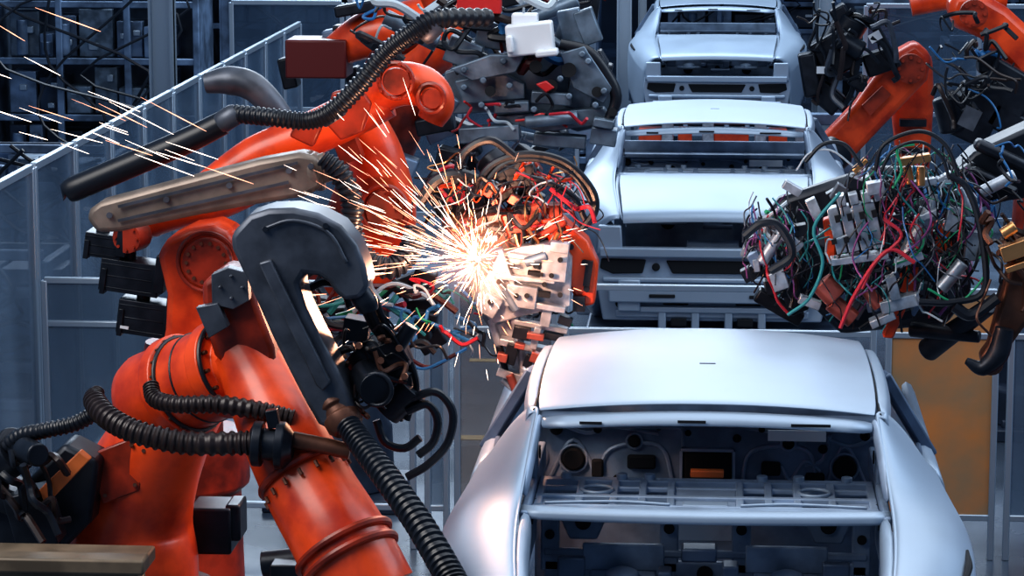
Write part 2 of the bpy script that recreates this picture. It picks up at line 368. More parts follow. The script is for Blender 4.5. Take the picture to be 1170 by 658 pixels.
    m.box(L(-.02,.05,1.29),(.13,.1,.05)); m.box(L(.09,.0,1.23),(.06,.1,.07)); m.box(L(-.14,.0,1.22),(.05,.1,.04)); m.box(L(.46,.0,1.24),(.10,.05,.07)); m.box(L(-.47,.0,1.24),(.10,.05,.08)); m.box(L(.03,-.05,1.17),(.2,.1,.03))
    put(m,'mounting_block',STLD,e,bev=.008,split=True)
    for sx in(-1,1):
        put(M().grid([[L(sx*a,v,z),L(sx*(a-.025),v,z-.006),L(sx*(a-.035),v,z-.02),L(sx*(a-.04),v,z-.07)] for v,z,a in((-.44,1.556,.622),(-.85,1.522,.612),(-1.25,1.473,.576),(-1.46,1.415,.56))]),'trunk_gutter',STL,e,sub=1,solid=.006)
    m=M()
    m.prism([L(-.70,-1.43,1.24),L(.70,-1.43,1.24),L(.72,-1.43,1.12),L(.66,-1.43,.78),L(-.66,-1.43,.78),L(-.72,-1.43,1.12)],(0,.04,0))
    m.box(L(0,-1.47,1.215),(1.40,.07,.06)); m.box(L(0,-1.48,1.045),(1.36,.07,.03)); m.box(L(0,-1.46,.83),(1.2,.05,.05))
    for x in(-.62,.62): m.prism([L(x-.07,-1.46,1.38),L(x+.07,-1.46,1.38),L(x+.08,-1.46,1.2),L(x-.08,-1.46,1.2)],(0,.05,0))
    put(m,'rear_panel',STL,e,bev=.01)
    m=M(); m.box(L(0,-1.52,.955),(1.28,.08,.09)); 
    for x in(-.5,.5): m.box(L(x,-1.5,.95),(.14,.07,.2))
    m.box(L(0,-1.50,.86),(.9,.03,.04)); m.box(L(0,-1.47,.69),(1.1,.05,.1))
    for x in(-.3,-.1,.1,.3): m.box(L(x,-1.49,.78),(.05,.04,.16))
    put(m,'crash_beam',STL,e,bev=.01)
    m=M()
    for sx in(-1,1):
        m.prism([L(sx*a,-1.455,b) for a,b in((.40,1.165),(.67,1.17),(.68,1.11),(.60,1.075),(.42,1.08))],(0,.03,0)); m.cyl(L(sx*.55,-1.44,.89),L(sx*.55,-1.47,.89),.035); m.box(L(sx*.22,-1.44,.90),(.16,.06,.035)); m.box(L(sx*.30,-1.565,.955),(.16,.01,.022)); m.box(L(sx*.2,-1.5,.78),(.10,.02,.05)); m.cyl(L(sx*.34,-1.455,1.12),L(sx*.34,-1.475,1.12),.025)
    m.prism([L(a,-1.455,b) for a,b in((-.28,1.16),(.28,1.16),(.24,1.08),(-.24,1.08))],(0,.03,0))
    put(m,'rear_panel_cutout',DRK,e,bev=.008,split=True)
    m=M(); m.box(L(0,2.3,1.39),(1.45,.18,.05)); m.box(L(0,3.35,1.1),(1.4,.08,.3)); put(m,'cowl',STL2,e,bev=.01)
    return e
A=car(CX,10.0)
def lid(parent,cx,Y0):
    ks=(-1,-.985,-.9,-.5,0,.5,.9,.985,1)
    rows=[]
    for v,hw,z in((-.45,.590,1.55),(-.46,.592,1.565),(-.8,.586,1.552),(-1.1,.566,1.52),(-1.38,.548,1.468),(-1.455,.542,1.44),(-1.465,.54,1.41),(-1.467,.54,1.39)):
        rows.append([(cx+hw*k*KX,Y0+v-.04*(1-k*k),z+.022*(1-k*k)) for k in ks])
    put(M().grid(rows),'trunk_lid',STL,parent,sub=2,solid=.01)
C=copy_thing(A,(.0,8.9,0),'bare silver steel sedan body shell with trunk lid fitted')
D=copy_thing(A,(.0,19.9,0),'bare silver steel sedan body shell waiting further down the line')
lid(C,CX,18.9); lid(D,CX,29.9)
for k,Y in enumerate((10.0,18.9,29.9)):
    m=M()
    for sx in(-.5,.5):
        m.box((CX+sx,Y+.8,.45),(.12,4.4,.14)); 
        for v in(-.9,.8,2.6): m.box((CX+sx,Y+v,.57),(.12,.2,.10)); m.box((CX+sx,Y+v,.19),(.1,.14,.38))
    for v in(-1.3,-.9,.8,2.6): m.box((CX,Y+v,.45),(1.0,.1,.1))
    tag(put(m,'conveyor_skid',MCH2,bev=.01),'steel conveyor skid frame carrying a car body','conveyor','conveyor skids')
m=M()
for x in(-1.1,1.1): m.box((x,24.6,.65),(.12,.12,1.3))
m.box((0,24.6,1.25),(2.3,.12,.1)); m.mi=1
for x,w in((-.6,.2),(-.3,.12),(.1,.3),(.5,.16)): m.box((x,24.55,1.05),(w,.2,.24))
m.mi=2
for x in(-.45,-.1,.35,.7): m.box((x,24.5,1.15),(.1,.2,.3))
tag(put(m,'transfer_gantry',[MCH2,ORG,ALU],bev=.01),'low blue steel gantry carrying orange clamps','machine')
# ---------------- fences
g='safety fence panels'
def fpanel(a,b,z0,z1,mt,lab,mid=None,w=.045):
    a=Vector(a);b=Vector(b)
    e=thing('fence_panel',((a.x+b.x)/2,(a.y+b.y)/2,0),lab,'fence',g)
    m=M()
    for p in(a,b): m.box((p.x,p.y,z1/2),(w,w,z1))
    up=Vector((0,0,1))
    for z in [z0,z1]+(mid or []): m.bar(a+up*z,b+up*z,w*.8,w)
    put(m,'frame',FRM,e,bev=.006)
    if mt:
        d=(b-a).normalized(); n=Vector((-d.y,d.x,0))*.008
        put(M().prism([a+up*z0,b+up*z0,b+up*z1,a+up*z1],n),'sheet',mt,e,flat=True)
BL='aluminium framed safety fence panel with blue tinted sheet'
y=13.2
while y<25:
    fpanel((-3.75,y+.03,0),(-3.75,y+.97,0),.12,2.0,PAN,BL); y+=1.0
for x0,x1,mt in((-3.6,-2.72,PAN),(-2.64,-1.62,None),(-1.54,-1.44,PAN),(-1.38,-.86,PANT),(-.80,.82,None),(.90,1.46,PANO),(1.54,2.7,PAN)):
    fpanel((x0,14.8,0),(x1,14.8,0),.23,1.445,mt,{None:'open aluminium rail gate across the line',PAN:'aluminium framed low gate panel across the line',PANT:'low gate panel with faint tan tinted sheet',PANO:'fence panel with hazy amber reflecting sheet'}[mt],mid=[1.21],w=.035)
for x in(-4.6,-3.5,-2.4,1.3,2.4,3.5):
    fpanel((x+.03,26.4,0),(x+1.07,26.4,0),.12,2.1,PAN,BL,mid=[1.1])
TAPE=mat('floor_tape_yellow',(.8,.5,.12),0,.5)
for x,Y,w,h in((-2.3,15.4,.12,.25),(-2.15,15.9,.25,.08),(-2.0,15.2,.06,.3),(-1.5,17.5,.3,.12),(-1.6,20,.35,.1),(-2.45,16.6,.2,.1)):
    tag(put(M().box((x,Y,.003),(w,h,.004)),'floor_tape',TAPE),'short yellow tape mark on the shop floor','floor marking','floor tape marks')
# ---------------- background machinery
def rack(x,Y,w,h,seed):
    rnd=random.Random(seed)
    e=thing('equipment_rack',(x,Y,0),'dark blue steel equipment rack with boxes and conduits','machine','background equipment racks')
    m=M()
    for sx in(-1,-.33,.33,1): m.box((x+sx*w/2,Y-.4,h/2),(.07,.07,h)); 
    for k in range(5): m.box((x,Y-.4,h*k/4+.04),(w,.06,.07))
    m.box((x-w/2,Y,h/2),(.07,.8,h)); m.box((x+w/2,Y,h/2),(.07,.8,h))
    put(m,'frame',MCH2,e,bev=.01)
    m=M(); m.box((x,Y+.35,h/2),(w,.05,h)); put(m,'back_plate',MCH,e)
    m=M()
    for k in range(4):
        xx=x-w/2+.15
        while xx<x+w/2-.3:
            ww=rnd.uniform(.15,.5); hh=rnd.uniform(.4,.85)*h/4
            m.mi=rnd.choice([0,0,1,1,3]); m.box((xx+ww/2,Y-.1+rnd.uniform(-.1,.1),h*k/4+.08+hh/2),(ww*.9,.4,hh)); 
            for _ in range(2):
                if rnd.random()<.6: m.mi=2; m.box((xx+ww*rnd.uniform(.2,.8),Y-.33,h*k/4+.08+hh*rnd.uniform(.2,.8)),(ww*.25,.05,hh*.15))
            if rnd.random()<.3: m.mi=1; m.cyl((xx+ww/2,Y-.35,h*k/4+.1),(xx+ww/2,Y-.35,h*k/4+hh),.06,seg=12)
            xx+=ww
    put(m,'control_box',[MCH,MCH2,rnd.choice([WHT,CB,DRED,FRM]),GUNM],e,bev=.01)
    m=M()
    for k in range(6):
        p=[(x+rnd.uniform(-w/2,w/2),Y-.5-rnd.uniform(0,.2),h*(1-t/4.)+rnd.uniform(-.1,.1)) for t in range(5)]
        m.tube(p,.016,seg=6,samp=4)
    put(m,'conduit',BLK,e)
for i,(x,Y,w,h) in enumerate([(-9.3,31,2.8,2.6),(-6.6,30,2.2,2.4),(-5.3,36,2.4,2.2),(-2.7,37,2.2,1.8),(-7.5,24,2.0,1.6),(-2.2,33,1.4,1.5),(2.3,34,1.8,1.6),(4.8,31,2.0,2.0),(2.9,30,1.1,1.5),(.4,40,2.6,1.5),(3.6,40,2.4,1.6),(-1.9,29,1.2,1.3),(-5.4,22.5,1.2,1.2),(-5.0,18.5,1.2,1.0),(-3.6,32.0,1.0,1.8)]):
    rack(x,Y,w,h,i)
for x,Y,w,mt,l in((-5.15,26,.22,FRM,'light blue painted steel column'),(-4.9,28,.12,MCH2,'slim blue steel column'),(-1.05,31,.16,FRM,'light blue painted steel column'),(-.95,34.5,.1,FRM,'slim light blue steel post'),(1.2,33,.16,FRM,'light blue painted steel column'),(1.25,36,.2,FRM,'light blue painted steel column'),(3.9,28,.16,FRM,'light blue painted steel column'),(-1.25,27.5,.08,FRM,'slim light blue steel post')):
    m=M(); m.box((x,Y,2),(w,w*.3,4)); m.box((x-w*.45,Y,2),(w*.1,w,4)); m.box((x+w*.45,Y,2),(w*.1,w,4)); m.box((x,Y,.02),(w*1.8,w*1.8,.04))
    tag(put(m,'steel_column',mt),l,'column','steel columns')
# ---------------- robots
def robot(loc,label):
    return thing('industrial_robot',loc,label,'robot','orange industrial robots')
def base(e,x,y,h,r,mt=None):
    m=M(); m.box((x,y,.04),(r*3,r*3,.08)); m.lathe((x,y,.08),(x,y,h),[(0,r*1.25),(.3,r*1.2),(.35,r*1.05),(.8,r),(.82,r*1.15),(1,r*1.15)])
    m.bolts((x,y,.1),(0,0,1),r*1.4,12,.02,.03)
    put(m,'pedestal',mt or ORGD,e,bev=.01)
def wires(e,n,seed,xr,yr,Yr,step,rr,cols,k=4):
    for i in range(n):
        r0=random.Random(seed+i); x=r0.uniform(*xr); y=r0.uniform(*yr); Yy=r0.uniform(*Yr); pts=[(x,y)]
        for _ in range(k): x+=r0.uniform(step[0],step[1]); y+=r0.uniform(step[2],step[3]); pts.append((x,y))
        w=r0.choice(rr); put(M().T([(a,b,Yy+r0.uniform(-.04,.04),w) for a,b in pts],seg=6),'cable',r0.choice(cols),e)
def bundle(e,n,seed,xr,yr,Yr,ln,bul,rr,cols,dxr=40):
    m=M(); us=list(dict.fromkeys(cols))
    for i in range(n):
        r0=random.Random(seed+i*7); x=r0.uniform(*xr); y=r0.uniform(*yr); Yy=r0.uniform(*Yr); l=r0.uniform(*ln); b=r0.uniform(-bul,bul); dx=r0.uniform(-dxr,dxr); w=r0.choice(rr); m.mi=us.index(r0.choice(cols))
        m.T([(x+dx*t+b*math.sin(math.pi*t)+r0.uniform(-2,2),y+l*t-r0.uniform(0,8),Yy+r0.uniform(-.04,.04),w) for t in(0,.2,.4,.6,.8,1)],seg=5,samp=4)
    o=put(m,'wire_bundle',us,e); o['kind']='stuff'
# R1 foreground
p=W(150,640,10.1); e=robot((p.x,p.y,0),'orange robot arm with grey cast cover and black ribbed hoses'); R1=e
base(e,p.x,p.y,p.z-.1,.28)
m=M().T([(150,700,10.1,82),(150,640,10.1,80),(150,590,10.1,74),(165,540,10.05,66),(190,490,10.0,56),(215,450,10.0,50)],seg=28,samp=5)
put(m,'rotating_column',ORG,e)
m=M(); a=W(160,462,10.05); b=W(285,410,9.75); r=S(57,9.9)
m.lathe(a,b,[(0,r*.75),(.05,r*.92),(.12,r),(.35,r),(.36,r*1.1),(.45,r*1.1),(.46,r*.98),(.75,r*.93),(.76,r*1.04),(.86,r*1.04),(.88,r*.7),(1,r*.66)],seg=40)
put(m,'shoulder_drum',ORG,e,bev=.004)
d=(b-a).normalized(); m=M(); m.bolts(a.lerp(b,.88),d,r*.86,14,.008,.012); m.bolts(a.lerp(b,.455),d,r*1.03,20,.006,.008); put(m,'bolt',BRN,e,split=True)
m=M(); m.torus(a.lerp(b,.47),d,r*1.0,.008,seg=40); m.torus(a.lerp(b,.87),d,r*.97,.009,seg=40); m.torus(a.lerp(b,.60),d,r*.95,.005,seg=40); put(m,'drum_seal',BLK,e,split=True)
m=M().Pz([(100,520),(150,500),(172,512),(160,560),(118,575)],9.86,.03); put(m,'access_cover',ORGD,e,bev=.006)
m=M()
for q in((108,525),(150,508),(164,515),(154,554),(120,566)): m.cyl(W(*q,9.83),W(*q,9.86),.008,seg=6)
put(m,'bolt',BRN,e,split=True)
m=M().T([(275,400,9.75,36),(300,445,9.7,44),(325,500,9.6,50),(355,560,9.5,54),(390,620,9.4,58),(420,680,9.35,60)],seg=28)
put(m,'forearm',ORG,e)
m=M(); ax=(W(400,640,9.37)-W(345,540,9.52))
for q,rr in(((345,540,9.52),57),((393,625,9.39),63),((400,640,9.37),63)):
    c=W(*q); m.torus(c,ax,S(rr-4,9.5),S(5,9.5),seg=36)
put(m,'forearm_ring',ORGD,e,split=True)
m=M(); m.bolts(W(352,552,9.5),ax,S(55,9.5),16,.007,.012); put(m,'bolt',BRN,e,split=True)
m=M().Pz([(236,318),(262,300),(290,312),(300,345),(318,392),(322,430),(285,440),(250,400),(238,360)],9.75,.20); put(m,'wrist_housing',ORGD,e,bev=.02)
m=M().Pz([(243,312),(262,304),(284,310),(286,342),(268,352),(244,346)],9.62,.06); m.bolts(W(264,328,9.58),(0,1,0),S(13,9.6),4,.006,.01); m.Pz([(225,350),(250,345),(262,372),(240,385)],9.6,.05); put(m,'mount_plate',GRY,e,bev=.006)
hook=[(276,256),(290,241),(312,234),(340,233),(368,239),(394,253),(412,275),(421,298),(426,322),(416,336),(398,338),(388,330),(380,318),(368,310),(352,308),(346,318),(354,345),(370,378),(388,412),(404,445),(410,464),(402,480),(384,486),(368,478),(352,450),(334,415),(316,378),(300,342),(284,308),(271,280),(269,265)]
m=M().Pz(hook,9.45,.20); put(m,'arm_cover',GRY,e,bev=.045)
m=M()
m.Pz([(296,300),(310,296),(378,436),(370,446),(362,440)],9.335,.03); m.T([(300,262,9.34,2.5),(335,252,9.34,2.5),(375,266,9.34,2.5),(396,300,9.34,2.5)],seg=8)
put(m,'cover_rib',GRY,e,bev=.006,split=True)
m=M()
for q in((303,262),(372,258),(318,330),(372,435)): m.cyl(W(q[0],q[1],9.33),W(q[0],q[1],9.36),.010,seg=8)
put(m,'cover_screw',BLKM,e,split=True)
m=M(); a=W(378,452,9.42);b=W(398,492,9.35); r=S(22,9.4)
m.lathe(a,b,[(0,r*.8),(.15,r),(.35,r),(.4,r*.85),(.55,r*.85),(.6,r*1.02),(.85,r*1.0),(1,r*.75)]); put(m,'hose_clamp',BRN,e,bev=.003)
put(M().T([(392,478,9.36,15),(415,510,9.25,16),(445,550,9.1,17),(480,600,8.95,18),(512,655,8.8,19),(530,690,8.7,19)],rib=.022,seg=16),'ribbed_hose',BLK,e)
put(M().T([(404,325,9.4,13),(418,345,9.4,14),(422,356,9.4,11)],seg=14),'hose_fitting',BLKM,e,bev=.003)
for dx,rr in((0,6),(10,4),(-7,4)):
    put(M().T([(418+dx,340,9.45,rr),(432+dx,372,9.5,rr),(452+dx,400,9.55,rr),(466+dx,440,9.6,rr),(455+dx,480,9.6,rr)],seg=8),'cable',BLK,e)
put(M().T([(112,446,9.55,8),(108,458,9.5,14),(125,478,9.4,15),(160,495,9.35,15),(215,506,9.35,15),(280,506,9.35,15),(300,504,9.35,14)],rib=.02,seg=16),'ribbed_hose',BHS,e)
put(M().T([(172,440,9.6,10),(178,456,9.55,11),(205,462,9.5,11),(250,462,9.5,12),(300,470,9.5,12),(335,478,9.5,11)],rib=.02,seg=14),'ribbed_hose',BHS,e)
m=M(); a=W(285,506,9.38);b=W(335,510,9.38); r=S(27,9.4)
m.lathe(a,b,[(0,r*.6),(.1,r),(.3,r),(.32,r*.7),(.6,r*.7),(.62,r*1.05),(.8,r*1.05),(1,r*.6)]); m.B(312,478,9.38,14,22,.04,10); put(m,'hose_clamp',BLKM,e,bev=.003)
put(M().T([(330,502,9.4,11),(365,508,9.4,10),(400,516,9.4,10)],seg=12),'pipe',BRN,e)
m=M()
m.C((415,400,9.65),(455,445,9.6),32,30); m.C((420,430,9.5),(430,445,9.35),22,20); m.C((440,470,9.6),(470,440,9.6),20,24); m.B(445,405,9.55,44,34,.12,20); m.C((455,395,9.5),(470,372,9.5),9,9); m.B(408,375,9.6,30,26,.1,-10)
m.torus(W(430,445,9.35),(.2,1,0),S(19,9.4),.008)
put(m,'gear_unit',BLKM,e,bev=.005)
m=M()
for q in((435,412),(456,398),(430,452),(462,430),(410,395)): m.C((q[0],q[1],9.36),(q[0],q[1],9.55),4,5,seg=10)
put(m,'fitting',BRN,e,split=True)
for pts in ([(470,455),(498,448),(517,470),(512,505),(490,530),(465,545)],[(465,470),(488,462),(500,480),(495,505),(478,520)],[(430,480),(440,505),(462,512),(480,500)],[(400,350),(392,330),(372,322),(352,330)],[(405,395),(385,405),(380,430),(400,455)]):
    put(M().T([(x,y,9.55,5) for x,y in pts],seg=8),'cable',BLK,e)
wires(e,14,2500,(390,440),(370,440),(9.4,9.55),(-6,18,-8,24),[1.5,2,3],[BLK,BLK,BHS,BRN])
m=M().Pz([(38,566),(92,514),(104,524),(52,578)],9.55,.05); put(m,'identification_plate',YEL,e,bev=.004)
m=M().Pz([(20,560),(80,500),(120,520),(110,590),(60,640),(10,640)],9.85,.2); put(m,'bracket_plate',BLKM,e,bev=.02)
m=M()
m.C((-20,540,9.7),(20,512,9.6),28); m.C((20,512,9.6),(30,505,9.58),20); m.C((28,514,9.5),(44,520,9.4),16,14); m.B(15,600,9.8,60,60,.3); m.B(40,590,9.6,50,70,.15,15); m.B(0,560,9.7,50,30,.2,-20)
put(m,'drive_motor',BLKM,e,bev=.006)
wires(e,8,2600,(-5,30),(510,560),(9.4,9.5),(0,20,-10,30),[3,4,5],[BLK,BHS])
put(M().T([(-5,525,9.6,9),(20,500,9.55,10),(50,492,9.5,10),(85,484,9.5,10),(112,470,9.5,10)],rib=.02),'ribbed_hose',BLK,e)
m=M(); m.B(245,600,10.3,50,56,.2); m.B(270,592,10.3,18,44,.16); m.C((228,600,10.3),(210,600,10.3),24); put(m,'side_motor',BLKM,e,bev=.01)
m=M(); m.C((300,645,9.9),(345,640,9.9),16); m.B(330,652,9.8,40,22,.1); put(m,'junction_box',BLKM,e,bev=.005)
m=M(); 
a=W(-40,634,9.0); 
m.box((a.x+.28,9.0,a.z-.02),(.66,.1,.05)); m.box((a.x+.28,9.15,a.z-.06),(.60,.3,.05))
for x in(-.02,.55): m.box((a.x+x,9.1,(a.z-.08)/2),(.06,.06,a.z-.08))
tag(put(m,'workbench',mat('weathered_table_edge',(.20,.15,.10),.2,.5,noise=.4),bev=.008),'weathered beige metal workbench edge','workbench')
# R2
p=W(205,480,11.8); e=robot((p.x,p.y,0),'orange robot with beige housing and three black motors'); R2=e
base(e,p.x,p.y,p.z-.05,.26)
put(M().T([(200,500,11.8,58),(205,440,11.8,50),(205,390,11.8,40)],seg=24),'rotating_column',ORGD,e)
m=M().Pz([(187,285),(198,268),(222,256),(250,252),(272,262),(276,290),(266,325),(247,360),(235,405),(215,425),(188,410),(196,370),(198,330)],11.5,.30); put(m,'link_arm',ORG,e,bev=.03)
m=M(); c=W(238,298,11.33); m.cyl(c,c+Vector((0,-.05,0)),S(28,11.4),seg=36); m.torus(c+Vector((0,-.03,0)),(0,1,0),S(34,11.4),.01,seg=36); put(m,'joint_cover',ORGD,e)
m=M(); m.bolts(c+Vector((0,-.04,0)),(0,1,0),S(23,11.4),14,.008,.02); put(m,'bolt',BRN,e,split=True)
m=M().T([(150,272,11.8,18),(165,250,11.8,26),(200,235,11.8,28),(250,225,11.8,26),(300,205,11.8,22)],seg=20); put(m,'shoulder',ORG,e)
m=M(); c=W(158,268,11.6); m.cyl(c,c+Vector((-.03,-.1,0)),S(18,11.6)); m.bolts(c+Vector((-.03,-.1,0)),(.3,1,0),S(14,11.6),8,.007,.01); put(m,'joint_cap',ORGD,e)
for (x,y,w,h) in((122,278,44,28),(152,314,70,38),(168,361,62,40)):
    m=M(); m.B(x,y,11.6,w,h,.16,-8); m.B(x+w*.5,y-4,11.6,12,h*1.15,.19,-8); m.B(x-w*.42,y+3,11.6,6,h*.8,.18,-8)
    for k in range(3): m.B(x-w*.05,y-h*.35+k*h*.35,11.6,w*.85,1.5,.165,-8)
    m.cyl(W(x-4,y-h*.4,11.6),W(x-4,y-h*.7,11.6),S(8,11.6))
    put(m,'drive_motor',BLKM,e,bev=.006)
m=M(); m.B(142,374,11.48,10,3,.01,-8); put(m,'indicator_mark',WHT,e)
m=M().Pz([(103,247),(107,236),(118,228),(200,206),(300,180),(345,172),(364,176),(372,192),(370,212),(352,222),(300,230),(225,244),(140,262),(115,263)],11.2,.15); put(m,'beige_arm_housing',BEI,e,bev=.02)
m=M()
for a,b in(((135,252),(330,208)),((135,236),(340,186))): m.bar(W(*a,11.11),W(*b,11.11),.01,.012)
for q in((125,246),(190,228),(262,212),(330,195),(355,190)): m.cyl(W(*q,11.10),W(*q,11.14),.013,seg=8)
put(m,'housing_trim',GRY,e)
m=M(); m.lathe(W(352,198,11.2),W(375,190,11.2),[(0,.07),(.3,.085),(.5,.085),(.55,.06),(1,.06)]); put(m,'hose_clamp',BEI,e)
put(M().T([(76,220,11.5,9),(84,216,11.5,15),(150,188,11.5,15),(215,160,11.5,15),(255,140,11.5,14)],seg=16),'cable_duct',BLK,e)
m=M()
for a,b,r in(((250,142),(272,128),13),((372,120),(384,138),17),((480,42),(498,24),15)):
    m.lathe(W(*a,11.45),W(*b,11.45),[(0,S(r,11.4)*.8),(.2,S(r,11.4)),(.8,S(r,11.4)),(1,S(r,11.4)*.8)])
put(m,'hose_connector',GRY,e,split=True)
put(M().T([(268,130,11.45,11),(310,134,11.4,11),(350,138,11.4,11),(378,128,11.4,12),(410,98,11.4,12),(440,62,11.4,12),(470,38,11.4,12),(500,22,11.45,12),(560,20,11.6,11)],rib=.022,seg=14),'ribbed_hose',BLK,e)
put(M().T([(368,180,11.1,10),(388,198,11.1,14),(402,230,11.1,14),(402,265,11.1,14),(418,295,11.1,14),(446,306,11.1,14),(466,290,11.15,14),(474,262,11.2,13)],rib=.024,seg=16),'ribbed_hose',BLK,e)
put(M().T([(235,95,12.2,12),(262,92,12.2,17),(290,100,12.2,17),(318,130,12.2,15),(330,160,12.2,14)],seg=16),'grey_pipe',GRY,e)
put(M().T([(225,222,11.9,18),(290,180,12,24),(345,158,12,26),(400,132,12,26),(440,110,12,26)],seg=20),'forearm',ORG,e)
m=M().T([(425,112,12,24),(455,96,11.95,26),(485,100,11.9,24),(500,118,11.9,20),(492,138,11.9,16)],seg=20); put(m,'wrist',ORG,e)
m=M(); c=W(452,92,11.75); m.torus(c,(.2,1,0),S(20,11.8),.012); m.cyl(c,c+Vector((.01,-.04,0)),S(15,11.8)); m.bolts(c,(.2,1,0),S(20,11.8),10,.008,.02); c=W(492,112,11.75); m.torus(c,(.2,1,0),S(16,11.8),.012); m.cyl(c,c+Vector((.01,-.03,0)),S(11,11.8)); put(m,'wrist_ring',ORGD,e)
m=M().Pz([(380,105),(410,98),(425,118),(415,150),(390,160),(372,140)],11.7,.05); m.B(350,150,11.72,30,26,.06,-25); put(m,'forearm_cover',ORGD,e,bev=.01,split=True)
m=M().T([(412,130,12.4,24),(428,175,12.4,32),(440,230,12.4,36),(440,280,12.4,32),(420,320,12.4,24)],seg=22); put(m,'second_arm',ORG,e)
m=M(); c=W(440,240,12.15); m.torus(c,(.3,1,0),S(28,12.2),.012); m.cyl(c+Vector((0,.1,0)),c+Vector((.01,-.02,0)),S(24,12.2)); m.bolts(c,(.3,1,0),S(20,12.2),10,.01,.03); m.B(395,160,12.2,26,50,.1,20); put(m,'second_arm_joint',ORGD,e)
wires(e,30,2700,(300,430),(310,395),(12.1,12.4),(5,38,-20,22),[2,2.5,4],[BLK,BLK,BLK,CR,CG,CB,CW,DRED,BLK,CT])
m=M()
for i in range(18):
    r0=random.Random(i+2750); m.B(r0.uniform(330,500),r0.uniform(310,430),r0.uniform(12.4,12.7),r0.uniform(15,40),r0.uniform(12,34),.1,r0.uniform(-40,40))
put(m,'valve_block',BLKM,e,bev=.008,split=True)
# R3 top middle
p=W(385,330,15.9); e=robot((p.x,p.y,0),'orange robot carrying a bulky grey welding tool'); R3=e
base(e,p.x,p.y,p.z,.26,MCH)
put(M().T([(385,340,15.9,42),(410,240,15.6,36),(450,150,15.2,32),(475,80,15,30)],seg=20),'link_arm',ORGD,e)
put(M().T([(380,60,15,18),(420,40,15,28),(470,30,15,30),(520,10,15,26),(560,-8,15,22)],seg=20),'forearm',ORG,e)
put(M().T([(470,80,14.6,18),(500,60,14.5,24),(512,20,14.5,24),(500,-10,14.5,22)],seg=18),'upper_link',ORG,e)
m=M(); m.B(365,65,15,70,44,.3); put(m,'red_housing',DRED,e,bev=.01)
m=M().Pz([(508,82),(540,72),(580,60),(630,55),(640,20),(655,12),(668,50),(690,80),(703,120),(698,142),(660,150),(630,138),(560,128),(515,130)],13.6,.06); put(m,'tool_plate',GUNM,e,bev=.008)
m=M().Pz([(520,92),(570,80),(600,95),(600,112),(530,118)],13.5,.08); m.B(665,95,13.52,30,60,.06,-10); m.B(655,40,13.5,26,60,.08,12); m.Pz([(560,132),(690,122),(702,140),(620,150)],13.45,.1)
m.Pz([(640,60),(668,52),(700,100),(690,118),(655,100)],13.4,.06); m.Pz([(515,78),(560,62),(600,62),(590,82),(540,92)],13.38,.06); m.B(630,112,13.38,46,14,.06,-4); m.B(585,122,13.38,40,12,.08,4); m.B(690,140,13.35,24,10,.12,-10); m.B(645,135,13.36,30,12,.1)
for q in((530,100),(552,92),(582,98),(640,90),(650,110),(680,120),(672,70),(550,120),(610,125),(665,62),(690,104),(530,80),(575,70)): m.cyl(W(*q,13.32),W(*q,13.5),.016,seg=10)
put(m,'tool_bracket',GUNM,e,bev=.006)
m=M(); m.B(560,152,13.4,70,18,.12,4); m.B(640,160,13.45,60,14,.12,-4); m.B(690,155,13.4,30,20,.12,-8); m.B(530,60,13.5,40,30,.12,-20); m.B(565,40,13.6,40,30,.12,-10); m.C((600,140,13.3),(660,134,13.3),7); m.C((520,112,13.3),(500,140,13.3),8); m.B(672,30,13.5,22,40,.1,20); put(m,'tool_frame',GUNM,e,bev=.006,split=True)
m=M()
for q,r in(((612,76),.03),((650,80),.035),((630,98),.03),((682,105),.025),((560,104),.025),((700,128),.02)): m.cyl(W(*q,13.34),W(*q,13.55),r)
put(m,'plate_opening',DRK,e,split=True)
m=M(); m.B(606,44,13.35,54,36,.12,6); m.B(600,22,13.4,30,14,.1); m.B(583,50,13.3,8,20,.1,6); m.B(625,60,13.3,26,8,.1,6); put(m,'white_box',WHT,e,bev=.01)
m=M(); m.B(548,4,13.4,50,22,.1); m.Pz([(612,96),(624,92),(634,100),(624,106)],13.33,.02); put(m,'red_block',REDM,e,bev=.006,split=True)
put(M().T([(640,50,13.4,6),(670,58,13.4,7),(690,80,13.4,7),(704,110,13.4,7),(695,138,13.4,6)],seg=10),'edge_tube',BLK,e)
wires(e,46,3200,(390,640),(-8,60),(13.3,14),(-15,35,-18,24),[1.5,2,3,5],[BLK,BLK,BLK,BLK,BHS,CB,CW,DRED])
wires(e,10,3300,(520,680),(110,170),(13.2,13.5),(-10,20,-6,14),[1.5,2],[BLK,CR,REDM,CW])
m=M()
for i in range(44):
    r0=random.Random(i+300); m.mi=r0.choice([0,0,1,1]); m.B(r0.uniform(330,700),r0.uniform(-5,190),r0.uniform(14.8,15.8),r0.uniform(15,50),r0.uniform(10,40),.15,r0.uniform(-40,40))
put(m,'valve_block',[BLKM,MCH2],e,bev=.01,split=True)
m=M()
for a,b,r in(((520,60),(580,40),9),((560,150),(640,165),7),((440,20),(500,50),10),((610,20),(660,0),8)): m.C((*a,13.7),(*b,13.7),r)
put(m,'air_cylinder',GUNM,e,split=True,bev=.003)
